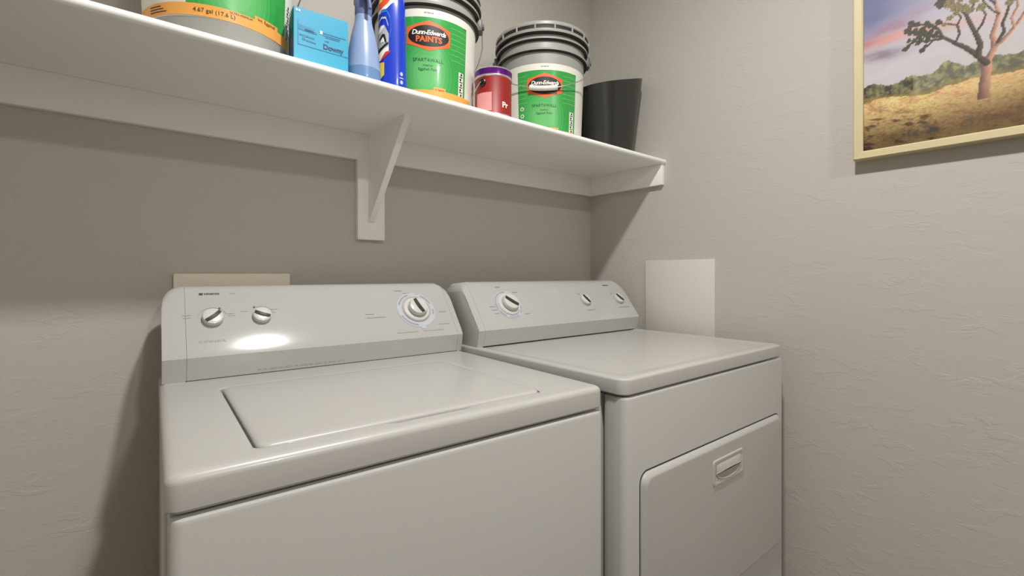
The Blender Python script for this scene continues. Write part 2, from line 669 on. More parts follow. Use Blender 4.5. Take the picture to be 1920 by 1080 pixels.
# cycle dial print
md = fr_(.5660, 1.019)
arc_band(m, md, .0420, .0555, 0, 360, 'print_bl', .0009, 64)
for a0, a1, kk in ((105, 160, 'print_bl2'), (20, 62, 'print_bl2'), (200, 262, 'print_bl2'), (-20, -2, 'print_bl2')):
    arc_band(m, md, .0470, .0515, a0, a1, kk, .0013)
for dx, dy, w_ in ((-.122, -.006, .024), (-.108, -.016, .050), (-.034, .058, .022), (-.014, .050, .020), (.012, .046, .010), (.072, -.010, .022), (.064, -.046, .034), (-.040, -.062, .060), (.03, -.062, .060)):
    dash(m, md, dx * 1.08, dy * 1.10, w_, .0022, lift=.0012)
dash(m, md, .006, -.058, .014, .007, 'print_bl', .0011)
for i in range(18):
    dash(m, face_frame([(.530, WZ), (.5205, .9480)], .175 + i * .0105 + (i % 3) * .001, .9095), 0, 0, .007, .0014, lift=.0006)
m.build('control_panel', washer)
knob(washer, fr_(.0925, 1.021), .0200, .0130, 40)
knob(washer, fr_(.1865, 1.021), .0192, .0125, -24)
knob(washer, md, .0262, .017, -70, .0380)

# ---- dryer
DZ, DSL = 0.9119, 0.0337
dryer = thing('clothes_dryer', 'white front-loading clothes dryer with a drop-down door, between the washer and the right wall', 'dryer', (-.8078, -.7834, 0), -0.0136)
D, DB = .737, .640
zd = DZ - DSL
m = MB()
m.loft(cab_loops(.003, D - .003, -.003, .060, .03, zd - .004, .016, .005), 'enamel')
m.build('front_panel', dryer)
m = MB()
m.loft(cab_loops(.003, D - .003, .0625, DB, .03, zd - .004, .004, .002), 'enamel')
m.box(.03, D - .03, .035, DB - .03, zd - .02, zd + .004, 'dark')
m.box(.02, D - .02, .05, DB - .02, 0.0, .035, 'dark')
m.build('cabinet', dryer)
L_ = []
for ins, z in ((.003, zd), (.0, zd + .003), (0, DZ - .0062), (.0008, DZ - .0030), (.0030, DZ - .0008), (.0062, DZ), (.022, DZ), (.030, DZ - .0022), (.05, DZ - .0026)):
    L_.append([(x, y, z) for x, y in rrect(ins, D - ins, ins, DB - ins, .022, 6, 8)])
MB().loft(L_, 'enamel').build('top_panel', dryer)
# door
dx0, dx1, dz0, dz1 = .046, .700, .352, .7190
m = MB()
L_ = []
for ins, y in ((0, -.0020), (0, -.0052), (.0010, -.0068), (.0085, -.0128), (.0105, -.0136), (.013, -.0138)):
    L_.append([(x, y, z) for x, z in rrect(dx0 + ins, dx1 - ins, dz0 + ins, dz1 - ins, .024 - ins * .4, 7, 2)])
m.loft(L_, 'enamel')
# dark reveal behind the door edge
m.loft([[(x, y, z) for x, z in rrect(dx0 - .0022, dx1 + .0012, dz0 - .0012, dz1 + .0034, .025, 7, 2)] for y in (-.0026, -.0034)], 'charcoal')
door = m.build('door', dryer)
# recessed pull
hx0, hx1, hz0, hz1 = .310, .459, .620, .681
m = MB()
L_ = []
n_side = 10
for ins, y in ((0, -.0136), (.001, -.0160), (.004, -.0168), (.008, -.0158), (.010, -.0150)):
    L_.append([(x, y, z) for x, z in rrect(hx0 + ins, hx1 - ins, hz0 + ins, hz1 - ins, .008, 5, n_side)])
m.loft(L_, 'bisque')
# hooded scoop: a curved lip above a flat half-round, cup shade painted dark
cx, hw = (hx0 + hx1) / 2, (hx1 - hx0) / 2 - .014
lip, shade = [], []
for i in range(25):
    t = -1 + 2 * i / 24
    x = cx + t * hw
    zl = .6505 - .006 * (t * t) * 0.5
    zt = .6705
    bulge = .0045 * (1 - abs(t) ** 6)
    lip.append([(x, -.0148, zt), (x, -.0156 - bulge * .2, zt - .003), (x, -.0164 - bulge * .45, .5 * (zt + zl)), (x, -.0172 - bulge * .6, zl + .0015), (x, -.0155, zl)])
m.loft(lip, 'bisque', closed=False, cap0=True, cap1=True)
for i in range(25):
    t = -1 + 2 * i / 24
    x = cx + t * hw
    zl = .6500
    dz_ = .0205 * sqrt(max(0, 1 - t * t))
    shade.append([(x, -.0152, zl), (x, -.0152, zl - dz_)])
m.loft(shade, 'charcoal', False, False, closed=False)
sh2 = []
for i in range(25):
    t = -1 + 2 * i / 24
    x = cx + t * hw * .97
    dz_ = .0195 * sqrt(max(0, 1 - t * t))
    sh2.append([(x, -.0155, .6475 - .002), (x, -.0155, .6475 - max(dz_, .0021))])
m.loft(sh2, 'bisque_shade', False, False, closed=False)
rim = []
for i in range(25):
    a = pi + pi * i / 24
    rim.append((cx + hw * cos(a), -.0158, .650 + .0215 * sin(a)))
m.tube(rim, .0017, 'bisque', 8)
hd = m.build('handle', door)
hd['label'] = 'almond recessed pull'

dface = [(.508, DZ), (.4975, .9580), (.5060, .9720), (.5300, 1.0040), (.5530, 1.0350), (.5740, 1.0630), (.5880, 1.0795), (.5990, 1.0880), (.6130, 1.0930)]
m = console(dryer, dface, .680, DZ, D, (.006, D - .004), .032, (.022, .010))
fd = lambda x, z: face_frame(dface, x, z)
md = fd(.1470, 1.024)
arc_band(m, md, .0360, .0500, 0, 360, 'print_bl', .0009, 64)
for a0, a1 in ((115, 200), (205, 238), (-45, -5), (85, 112), (250, 300)):
    arc_band(m, md, .0435, .0470, a0, a1, 'print_bl2', .0013)
for dx, dy, w_ in ((-.014, .066, .018), (.046, .044, .020), (-.062, -.004, .022), (-.060, -.016, .018), (-.056, -.028, .016), (.058, -.036, .02)):
    dash(m, md, dx, dy, w_, .0022, lift=.0012)
mk2, mk3 = fd(.489, 1.0255), fd(.670, 1.0245)
dash(m, mk2, .008, -.040, .036, .004, lift=.0012)
dash(m, mk3, .012, -.036, .060, .0035, lift=.0012)
dash(m, mk2, -.016, .027, .014, .0022, lift=.0012)
dash(m, mk3, -.022, .024, .014, .0022, lift=.0012)
put_text(m, fd(.640, 1.0735), 'KENMORE', .0070, 'print_dk', lift=.0012, bold=.0001)
m.build('control_panel', dryer)
knob(dryer, md, .0275, .016, -40, .0385)
knob(dryer, mk2, .0210, .011, -62)
knob(dryer, mk3, .0210, .011, -52)

# ------------------------------------------------------------ covers on the walls
t = thing('outlet_cover_board', 'cream board on the back wall just showing above the washer', 'board', (-1.339, 0, .80), 0)
MB().box(-.125, .125, -.016, -.001, 0, .318, 'board', .002).build('board_face', t)
t = thing('wall_access_panel', 'plain white rectangular cover panel on the right wall beside the dryer console', 'panel', (0, -.4187, .76), 0)
MB().box(-.008, 0, -.1365, .1365, 0, .408, 'panel', .002).build('panel_face', t)


# ------------------------------------------------------------ paint pails
def pail_r(z):
    return .1300 + (.1425 - .1300) * min(1, max(0, z) / .318)


PAIL = [(.118, 0), (.127, .002), (.1305, .010), (pail_r(.25), .250), (pail_r(.258), .258, 'pail_shade'), (.1475, .259, 'pail_shade'), (.1505, .2605), (.1512, .266), (.1415, .268),
        (.1418, .290, 'pail_shade'), (.1490, .291, 'pail_shade'), (.1520, .2935), (.1526, .299), (.1422, .301), (.1425, .314)]
LIDP = [(.1432, .3105, 'pail_shade'), (.1530, .3112, 'pail_shade'), (.1560, .3135), (.1568, .3160), (.1568, .3215), (.1545, .3235, 'pail_shade'), (.1535, .3240, 'pail_shade'), (.1530, .3325, 'pail_shade'), (.1545, .3335), (.1560, .3360), (.1550, .3440), (.1520, .3475), (.1440, .3480), (.1420, .3420), (.02, .3420)]


class Wrap:
    def __init__(self, mb, rfun, phi, z0):
        self.mb, self.r, self.phi, self.z0 = mb, rfun, phi, z0

    def pt(self, s, z, off):
        z = max(z, .005 - self.z0)
        """s metres round the pail from its label centre, z metres up"""
        R = self.r(self.z0 + z)
        a = self.phi + s / .137
        return ((R + off) * cos(a), (R + off) * sin(a), self.z0 + z)

    def poly(self, vs, fs, k, off, s0=0, z0=0):
        self.mb.add([self.pt(x + s0, y + z0, off) for x, y in vs], fs, k)

    def rect(self, s0, s1, z0, z1, k, off, step=.006):
        n = max(1, int((s1 - s0) / step))
        q = max(1, int((z1 - z0) / .02))
        vs = [(s0 + (s1 - s0) * i / n, z0 + (z1 - z0) * j / q) for j in range(q + 1) for i in range(n + 1)]
        fs = [[j * (n + 1) + i, j * (n + 1) + i + 1, (j + 1) * (n + 1) + i + 1, (j + 1) * (n + 1) + i] for j in range(q) for i in range(n)]
        self.poly(vs, fs, k, off)

    def shape(self, pts, k, off, s0=0, z0=0, rings=5):
        vs, fs = fill_grid(dense(pts, .004), rings)
        self.poly(vs, fs, k, off, s0, z0)

    def text(self, s, size, k, off, s0=0, z0=0, **kw):
        vs, fs = text_mesh(s, size, **kw)
        self.poly(vs, fs, k, off, s0, z0)


def paint_pail(label, loc, face_ang, dz=0.0, bail=None, low=False, cover_word=False, torn=False):
    t = thing('paint_pail', label, 'paint bucket', loc, 0, 'paint pails on the shelf')
    MB().lathe(PAIL, 'pail', 96).build('bucket', t)
    m = MB()
    m.lathe(LIDP, 'pail', 96, capb=False)
    for i in range(16):
        a = face_ang + radians(11) + 2 * pi * i / 16
        mt = Matrix.Rotation(a, 4, 'Z')
        m.box(.1515, .1572, -.0022, .0022, .3205, .3375, 'pail', .0008, 1, mt)
    m.build('lid', t)
    # printed label
    m = MB()
    w = Wrap(m, pail_r, face_ang, dz)
    zt = .250
    w.rect(-.30, .30, .030 if low else .006, zt, 'paper', .0004)
    gl_, gr_ = -.088, .112
    w.rect(gl_, gr_, .034 if low else .012, .230, 'green', .0008)
    # centre of the printed panel, lighter in nested steps, and the pale rules
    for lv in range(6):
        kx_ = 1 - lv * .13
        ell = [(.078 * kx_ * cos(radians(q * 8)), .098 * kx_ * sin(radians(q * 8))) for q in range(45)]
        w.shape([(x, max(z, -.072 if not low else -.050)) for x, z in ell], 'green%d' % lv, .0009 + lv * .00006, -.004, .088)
    for q in range(7):
        zz = .214 - q * .0135
        w.rect(.058, gr_ - .002, zz, zz + .0018, 'green_lt', .0012)
        w.rect(gl_ + .002, -.058, zz, zz + .0018, 'green_lt', .0012)
    w.rect(gr_ - .010, gr_ - .0015, .235 - .007, .230, 'green_dk', .0012)
    # badge: orange hexagon, black oval, white script above red capitals
    hexa = [(0, .038), (.056, .021), (.056, -.021), (0, -.038), (-.056, -.021), (-.056, .021)]
    w.shape(hexa, 'logo_or', .0014, 0, .183, 6)
    w.shape([(.052 * cos(radians(q * 8)), .0265 * sin(radians(q * 8))) for q in range(45)], 'black', .0018, 0, .183, 6)
    w.text('Dunn-Edwards', .0165, 'white_ink', .0024, 0, .1905, shear=.25, bold=.0004, space=.86)
    if cover_word:
        pass
    w.text('PAINTS', .0200, 'logo_or', .0024, 0, .1735, bold=.0008, space=1.02)
    w.text('SPARTAWALL', .0125, 'green_dk', .0016, -.002, .1215, space=1.02)
    w.text('Interior', .0085, 'green_dk', .0016, -.002, .1085)
    w.text('Eggshell Paint', .0095, 'green_dk', .0016, -.002, .0985)
    w.text('INTERIOR', .0055, 'print_dk', .0010, 0, .2405)
    # ingredients column on the right, icons on the left
    if low:
        w.rect(gr_ - .002, gr_ + .030, .030, .180, 'paper', .0012)
    else:
        w.rect(gr_ - .026, gr_ - .008, .020, .110, 'paper', .0012)
    cx_ = gr_ - .017 if not low else gr_ + .012
    for q in range(6):
        zz = .030 + q * .0135
        if low:
            zz += .02
        w.rect(cx_ - .006, cx_ + .006, zz, zz + .0022, 'black', .0016)
        w.shape([(.0032 * cos(radians(u * 45)), .0035 * sin(radians(u * 45))) for u in range(8)], 'black', .0016, cx_ - .002 + .003 * (q % 2), zz + .0075, 2)
    for q in range(0 if low else 4):
        zz = .050 + q * .022
        w.shape([(.0065 * cos(radians(u * 30)), .0065 * sin(radians(u * 30))) for u in range(12)], 'paper' if q != 1 else 'green_dk', .0014, gl_ + .014, zz, 2)
        w.shape([(.0035 * cos(radians(u * 30)), .0035 * sin(radians(u * 30))) for u in range(12)], 'green', .0018, gl_ + .014, zz, 2)
    # orange tinting band along the foot, with its raised tab
    if low:
        w.rect(-.235, gr_ + .020, .032, .054, 'orange', .0018)
        w.rect(.030, .085, .052, .062, 'orange', .0018)
        w.text('Int. Eggshell', .0085, 'print_dk', .0024, .057, .0565)
        w.text('4.67 gal (17.6 L)', .0110, 'print_dk', .0024, -.040, .0425)
        w.text('ULTRA-PREMIUM', .0055, 'print_dk', .0024, .006, .0500)
        for q in range(3):
            w.rect(-.165, -.125 - .006 * q, .037 + q * .005, .0388 + q * .005, 'print_dk', .0024)
    else:
        w.rect(-.20, gr_ + .030, .008, .047, 'orange', .0018)
        w.rect(.012, .045, .045, .055, 'orange', .0018)
        w.text('Int. Eggshell', .0055, 'print_dk', .0024, .0285, .0490)
    m.build('label', t)
    # ears and wire bail
    for sgn in (-1, 1):
        a = face_ang + sgn * pi / 2 + (bail.get('turn', 0) if bail else 0)
        mt = Matrix.Rotation(a, 4, 'Z')
        e = MB()
        e.box(.139, .1595, -.017, .017, .262, .296, 'pail_ear', .004, 2, mt)
        e.lathe([(.0085, 0), (.0085, .006), (.007, .008)], 'pail_ear', 20, mt @ Matrix.Translation((.157, 0, .279)) @ Matrix.Rotation(pi / 2, 4, 'Y'))
        e.build('ear', t)
    tn = bail.get('turn', 0) if bail else 0
    drop = bail.get('drop', .0) if bail else 0
    pts = []
    for i in range(33):
        q = -pi / 2 + pi * i / 32
        a = face_ang + tn + q
        R = .1615 + .004 * cos(q)
        zz = .279 - drop * (cos(q) ** .8 if cos(q) > 0 else 0)
        if drop > 0:
            R = max(pail_r(zz) + .020 * (1 - cos(q) ** 2) ** .5 + .004, .1425 + .002)
            R = R if abs(cos(q)) > .12 else .1600
        pts.append((R * cos(a), R * sin(a), zz))
    m = MB().tube(pts, .0017, 'steel', 8)
    bo = m.build('bail_handle', t)
    if bail and bail.get('grip'):
        MB().tube(pts[13:20], .0078, 'grip', 12).build('grip', bo)
    return t


def face_cam(loc, extra=0.0):
    return atan2(cam.location.y - loc[1], cam.location.x - loc[0]) + radians(extra)


# feet of the three pails
P1, P2, P3 = (-1.391, -.170, SZ1), (-.890, -.160, SZ1), (-.467, -.190, SZ1)
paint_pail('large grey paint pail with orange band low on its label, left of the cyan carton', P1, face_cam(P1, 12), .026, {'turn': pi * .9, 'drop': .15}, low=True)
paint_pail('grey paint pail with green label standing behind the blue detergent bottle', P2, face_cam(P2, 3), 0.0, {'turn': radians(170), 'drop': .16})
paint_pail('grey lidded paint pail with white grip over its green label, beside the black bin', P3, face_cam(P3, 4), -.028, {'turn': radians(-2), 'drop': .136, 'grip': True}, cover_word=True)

# ------------------------------------------------------------ small red can
RC = (-.763, -.308, SZ1)
can = thing('paint_can', 'small red paint can with a purple lid between two grey pails', 'paint can', RC)
CR, CH = .0505, .110
MB().lathe([(CR - .001, 0, 'can'), (CR + .0012, .001, 'can'), (CR + .0012, .004), (CR, .006), (CR, CH - .004)], 'red', 64).build('can_body', can)
MB().lathe([(CR, CH - .006, 'can'), (CR + .0022, CH - .004, 'can'), (CR + .0022, CH - .001), (CR + .0012, CH), (CR + .0014, CH + .015, 'can'), (CR + .0022, CH + .0165, 'can'), (CR + .001, CH + .0185, 'can'), (CR - .006, CH + .018, 'can'), (CR - .008, CH + .011, 'can'), (.004, CH + .011)], 'purple', 64, capb=False).build('lid', can)
fa = face_cam(RC, 0)
m = MB()
wr = Wrap(m, lambda z: CR, fa, 0)
wr.pt = lambda s, z, off: ((CR + off) * cos(fa + s / CR), (CR + off) * sin(fa + s / CR), z)
wr.rect(-.052, -.004, .010, .060, 'pink', .0005, .003)
m.build('label', can)
m = MB()
wr.mb = m
wr.text('Pr', .021, 'white_ink', .0008, .034, .028, bold=.0008)
m.build('lettering', can)
m = MB()
ea = fa - radians(34)
mt = Matrix.Rotation(ea, 4, 'Z') @ Matrix.Translation((CR - .001, 0, .088)) @ Matrix.Rotation(pi / 2, 4, 'Y')
m.lathe([(.0105, 0), (.0105, .003), (.008, .0055), (.0045, .006), (.0042, .0085), (.0005, .009)], 'black', 28, mt)
m.build('ear', can)
m = MB()
ea2 = ea + pi
mt2 = Matrix.Rotation(ea2, 4, 'Z') @ Matrix.Translation((CR - .001, 0, .088)) @ Matrix.Rotation(pi / 2, 4, 'Y')
m.lathe([(.0105, 0), (.0105, .003), (.008, .0055), (.0045, .006), (.0042, .0085), (.0005, .009)], 'black', 28, mt2)
m.build('ear', can)
pts = []
for i in range(25):
    q = pi * i / 24
    a = ea - q
    R = CR + .0075
    pts.append((R * cos(a), R * sin(a), .088 - .050 * sin(q)))
MB().tube(pts, .0015, 'steel', 8).build('bail_handle', can)

# ------------------------------------------------------------ fabric-sheet carton
BX = (-1.226, -.292, SZ1)
box = thing('dryer_sheet_box', 'cyan carton of dryer sheets standing at the front of the shelf', 'box', BX, radians(-3))
bw, bd, bh = .1120, .046, .128
m = MB()
m.box(-bw / 2, bw / 2, -bd / 2, bd / 2, 0, bh, 'box_bl', .0012, 1)
m.add([(-bw / 2 - .0004, -bd / 2 + .003, .002), (-bw / 2 - .0004, bd / 2 - .002, .002), (-bw / 2 - .0004, bd / 2 - .002, bh * .85), (-bw / 2 - .0004, -bd / 2 + .003, bh * .97)], [[0, 1, 2, 3]], 'box_nv')
ft = Matrix.Translation((0, -bd / 2 - .0004, 0)) @ Matrix.Rotation(pi / 2, 4, 'X')
put_text(m, ft, 'Downy', .0150, 'navy', .0235, .0590, .0004, bold=.0004, space=.95)
put_text(m, ft, 'with', .0055, 'navy', .010, .0715, .0004)
for dx, dy, w_, h_ in ((-.031, .086, .030, .010), (-.022, .083, .024, .004), (-.030, .071, .030, .003), (-.022, .062, .020, .003), (-.036, .066, .006, .008)):
    dash(m, ft, dx, dy, w_, h_, 'box_md', .0003, -.08)
for dx, dy, w_ in ((.026, .088, .048), (.020, .0835, .036), (.022, .080, .030)):
    dash(m, ft, dx, dy, w_, .0020, 'box_md', .0003)
dash(m, ft, .004, .050, .104, .0012, 'box_md', .0003, -.02)
dash(m, ft, -.0475, .076, .0012, .050, 'box_md', .0003)
dash(m, ft, -.0015, .0875, .005, .007, 'white_ink', .0005)
for dx in (-.0500, -.0450):
    dash(m, ft, dx, .1205, .0032, .0045, 'white_ink', .0005)
m.build('carton', box)


# ------------------------------------------------------------ bottles
def ellipse_loops(secs, n=48, p=2.0):
    L_ = []
    for a_, b_, z in secs:
        lp = []
        for i in range(n):
            q = 2 * pi * i / n
            c, s = cos(q), sin(q)
            lp.append((a_ * math.copysign(abs(c) ** (2 / p), c), b_ * math.copysign(abs(s) ** (2 / p), s), z))
        L_.append(lp)
    return L_


BL = (-1.127, -.292, SZ1)
bot = thing('spray_bottle', 'pale cloudy blue tapered bottle with a dusty blue neck beside the cyan carton', 'bottle', BL)
m = MB()
m.loft(ellipse_loops([(.034, .034, 0), (.0385, .0385, .003), (.0395, .0395, .008), (.0385, .0385, .030), (.0378, .0378, .040)]), 'bot_lq', True, False)
m.loft(ellipse_loops([(.0378, .0378, .040), (.0360, .0360, .060), (.0325, .0325, .090), (.0275, .0275, .118), (.0222, .0222, .140), (.0194, .0194, .152), (.0186, .0186, .164), (.0180, .0180, .168)]), 'bot_lt', False, True)
m.build('bottle_body', bot)
m = MB()
m.lathe([(.0184, .165), (.0190, .167), (.0190, .196), (.0175, .199), (.012, .200)], 'bot_cap', 40)
m.box(-.013, .013, -.040, .030, .199, .222, 'bot_cap', .005, 3)
m.box(-.006, .006, -.050, -.038, .206, .216, 'bot_cap', .002, 2)
cp = m.build('sprayer_head', bot)
m = MB()
m.tube([(0, -.026, .200), (0, -.034, .186), (0, -.036, .170)], .0045, 'bot_cap', 10)
m.build('trigger', cp)

DB_ = (-1.047, -.272, SZ1)
det = thing('detergent_bottle', 'royal blue detergent bottle with an orange-red top label in front of a pail', 'bottle', DB_, radians(-22))
secs = [(.030, .022, 0), (.0345, .0255, .003), (.0355, .0265, .012), (.0350, .0262, .050), (.0335, .0252, .100), (.0330, .0248, .150), (.0325, .0242, .178), (.0300, .0225, .196), (.0220, .0180, .212), (.0150, .0150, .222), (.0140, .0140, .230)]
m = MB()
secs = [(a_, b_, z * 1.22) for a_, b_, z in secs]
m.loft(ellipse_loops(secs, 56, 2.4), 'bot_dk')
m.build('bottle_body', det)
m = MB()
m.lathe([(.0165, .276), (.0170, .278), (.0165, .304), (.0150, .307), (.002, .308)], 'cap_or', 32)
m.build('cap', det)
# label on the broad front face
def det_pt(s, z, off):
    for (a0, b0, z0), (a1, b1, z1) in zip(secs, secs[1:]):
        if z0 <= z <= z1:
            t_ = (z - z0) / (z1 - z0)
            a_, b_ = a0 + (a1 - a0) * t_, b0 + (b1 - b0) * t_
            break
    q = -pi / 2 + s
    c, s_ = cos(q), sin(q)
    p_ = 2.4
    return ((a_ + off) * math.copysign(abs(c) ** (2 / p_), c), (b_ + off) * math.copysign(abs(s_) ** (2 / p_), s_), z)
def det_shape(mb, pts, k, off, rings=4):
    vs, fs = fill_grid(dense(pts, .05), rings)
    mb.add([det_pt(x, y, off) for x, y in vs], fs, k)
m = MB()
el = lambda cx, cz, a, b, n=24, tilt=0: [(cx + a * cos(2 * pi * i / n) + tilt * b * sin(2 * pi * i / n), cz + b * sin(2 * pi * i / n)) for i in range(n)]
# printed swooshes: orange flame over white, blue arcs, grey sweep with black strokes, red tick, yellow foot
def strip(mb, path, k, off):
    """ribbon along (s, z, half height) points"""
    vs, fs = [], []
    fine = []
    for p, q in zip(path, path[1:]):
        for i in range(6):
            t_ = i / 6
            fine.append(tuple(p[j] + (q[j] - p[j]) * t_ for j in range(3)))
    fine.append(path[-1])
    for x, z, h in fine:
        for f in (-1, -.33, .33, 1):
            vs.append(det_pt(x, z + f * h, off))
    for i in range(len(fine) - 1):
        for f in range(3):
            c = i * 4 + f
            fs.append([c, c + 4, c + 5, c + 1])
    mb.add(vs, fs, k)
strip(m, [(-1.35, .208, .014), (-.80, .222, .024), (-.30, .236, .026), (.05, .248, .022), (.22, .256, .014)], 'white_ink', .0006)
strip(m, [(-1.35, .212, .010), (-.80, .228, .020), (-.30, .243, .022), (.0, .254, .016), (.14, .260, .009)], 'cap_or', .0010)
strip(m, [(-1.2, .222, .003), (-.8, .232, .008), (-.45, .245, .003)], 'yellow', .0014)
strip(m, [(-1.30, .182, .002), (-.80, .202, .004), (-.35, .204, .004), (-.12, .188, .004), (-.06, .165, .006), (-.14, .140, .004)], 'bot_md', .0006)
strip(m, [(-1.30, .168, .001), (-.80, .186, .0025), (-.40, .186, .0025), (-.24, .168, .0035)], 'print_bl', .0008)
strip(m, [(-1.35, .130, .020), (-.85, .138, .030), (-.50, .136, .032), (-.20, .132, .016)], 'grey_p', .0007)
strip(m, [(-1.20, .150, .004), (-.85, .158, .007), (-.55, .166, .003)], 'white_ink', .0011)
strip(m, [(-1.00, .132, .003), (-.70, .142, .005), (-.48, .138, .009), (-.36, .128, .004)], 'black', .0011)
strip(m, [(-.82, .128, .003), (-.60, .134, .006), (-.50, .128, .003)], 'white_ink', .0015)
strip(m, [(-1.25, .104, .004), (-.75, .112, .004), (-.22, .126, .003)], 'black', .0011)
strip(m, [(-1.30, .086, .010), (-.75, .096, .011), (-.20, .112, .006)], 'white_ink', .0009)
strip(m, [(-.78, .084, .002), (-.42, .098, .006), (-.12, .106, .002)], 'redp', .0013)
strip(m, [(-1.45, .052, .016), (-.95, .056, .022), (-.50, .064, .015)], 'yellow', .0009)
m.build('label', det)
m = MB()
for cz in (.056, .036):
    det_shape(m, el(.56, cz, .12, .0048), 'print_bl', .0008)
det_shape(m, el(.56, .046, .20, .0013), 'print_bl', .0008)
m.build('care_mark', det)

# ------------------------------------------------------------ black bin
BN = (-.166, -.222, SZ1)
wb = thing('waste_bin', 'black oval waste bin with a sweeping slanted rim at the right end of the shelf', 'bin', BN)
def bin_sec(t, shrink=0.0):
    """t 0 foot .. 1 rim; the rim line climbs to the right"""
    lp = []
    n = 72
    a_ = .108 + .040 * t ** 1.3 - shrink
    b_ = .078 + .026 * t ** 1.2 - shrink
    for i in range(n):
        q = 2 * pi * i / n
        c, s = cos(q), sin(q)
        p_ = 2.5
        x = a_ * math.copysign(abs(c) ** (2 / p_), c)
        y = b_ * math.copysign(abs(s) ** (2 / p_), s)
        u = x / .148
        rimz = .268 + .046 * u + .006 * u * u
        lp.append((x, y, max(.0 + shrink, rimz * t)))
    return lp
ts = [0, .01, .05, .15, .3, .45, .6, .75, .88, .96, 1.0]
outer = [bin_sec(t_) for t_ in ts]
inner = [bin_sec(t_, .0035) for t_ in reversed(ts[1:])]
MB().loft(outer + inner, 'bin').build('bin_body', wb)

# ------------------------------------------------------------ framed picture
PY0, PZ0 = -.9551, 1.4235           # outer lower corner nearest the back wall
FW, FT = .0215, .035
AW, AH = .60, .55
pic = thing('framed_picture', 'pale wood framed photograph of a desert tree at sunset on the right wall', 'picture', (0, PY0, PZ0))
# local frame: x out of the wall (negative), y runs towards the room (negative), z up
OW, OH = AW + 2 * FW, AH + 2 * FW
def frame_bar(q0, q1, q2, q3):
    """q: outer a, outer b, inner b, inner a as (s, t); mitred bar"""
    m_ = MB()
    L_ = []
    for (oa, ia) in ((q0, q3), (q1, q2)):
        mid = lambda f: (oa[0] + (ia[0] - oa[0]) * f, oa[1] + (ia[1] - oa[1]) * f)
        pr = [(0.0, 0), (0.0, FT - .003), (.10, FT), (.85, FT - .001), (1.0, FT - .004), (1.0, 0)]
        L_.append([(-d_, -mid(f)[0], mid(f)[1]) for f, d_ in pr])
    m_.loft(L_, 'wood')
    return m_
O = [(0, 0), (OW, 0), (OW, OH), (0, OH)]
I = [(FW, FW), (OW - FW, FW), (OW - FW, OH - FW), (FW, OH - FW)]
for i in range(4):
    j = (i + 1) % 4
    frame_bar(O[i], O[j], I[j], I[i]).build('frame_bar', pic)


def lerp(a, b, t_):
    return tuple(a[i] + (b[i] - a[i]) * t_ for i in range(3))


def noise(x, y, seed=0):
    from mathutils import noise as nz
    return nz.noise(Vector((x, y, seed * 7.13)))


def fbm(x, y, seed=0, o=4):
    s_, a_, f_ = 0, .5, 1
    for _ in range(o):
        s_ += a_ * noise(x * f_, y * f_, seed)
        a_ *= .5
        f_ *= 2.03
    return s_


def c8(*v):
    return tuple(srgb(*v)[:3])


# tree limbs as polylines with a start and end half-width, in metres on the print
LIMBS = [
    ([(.2275, .080), (.230, .120), (.2325, .159)], .0105, .0082, 1),
    ([(.2325, .155), (.240, .178), (.246, .192), (.242, .218), (.248, .244), (.252, .264), (.246, .290), (.255, .33)], .0068, .0022, 1),
    ([(.2325, .158), (.215, .184), (.200, .203), (.185, .219), (.157, .247), (.134, .261), (.110, .272), (.091, .286)], .0062, .0020, 0),
    ([(.160, .243), (.140, .246), (.122, .250), (.103, .257), (.085, .244)], .0030, .0022, 0),
    ([(.140, .246), (.130, .236), (.119, .229)], .0024, .0018, 0),
    ([(.157, .247), (.150, .268), (.138, .285), (.120, .292), (.099, .302)], .0030, .0020, 0),
    ([(.180, .224), (.187, .244), (.183, .266), (.168, .274), (.150, .284)], .0026, .0018, 0),
    ([(.183, .266), (.190, .282), (.182, .296)], .0022, .0016, 0),
    ([(.219, .178), (.222, .206), (.214, .235), (.205, .260), (.197, .288), (.181, .309), (.155, .329)], .0056, .0022, 0),
    ([(.214, .235), (.225, .250), (.231, .270), (.224, .290)], .0026, .0018, 0),
    ([(.197, .288), (.210, .300), (.216, .318), (.211, .34)], .0026, .0018, 0),
    ([(.2445, .190), (.257, .200), (.268, .212), (.282, .232), (.292, .250), (.300, .275)], .0046, .0022, 1),
    ([(.250, .200), (.260, .219), (.258, .240), (.264, .258), (.270, .282), (.262, .31)], .0034, .0020, 0),
    ([(.276, .222), (.272, .246), (.282, .268), (.280, .295)], .0028, .0018, 1),
    ([(.246, .290), (.236, .305), (.238, .328)], .0024, .0018, 0),
    ([(.300, .275), (.310, .298), (.305, .325), (.322, .35)], .0026, .0018, 1),
    ([(.292, .250), (.318, .262), (.338, .288), (.346, .32)], .0030, .0018, 1),
    ([(.252, .264), (.242, .275), (.228, .300), (.222, .325)], .0022, .0016, 0),
]
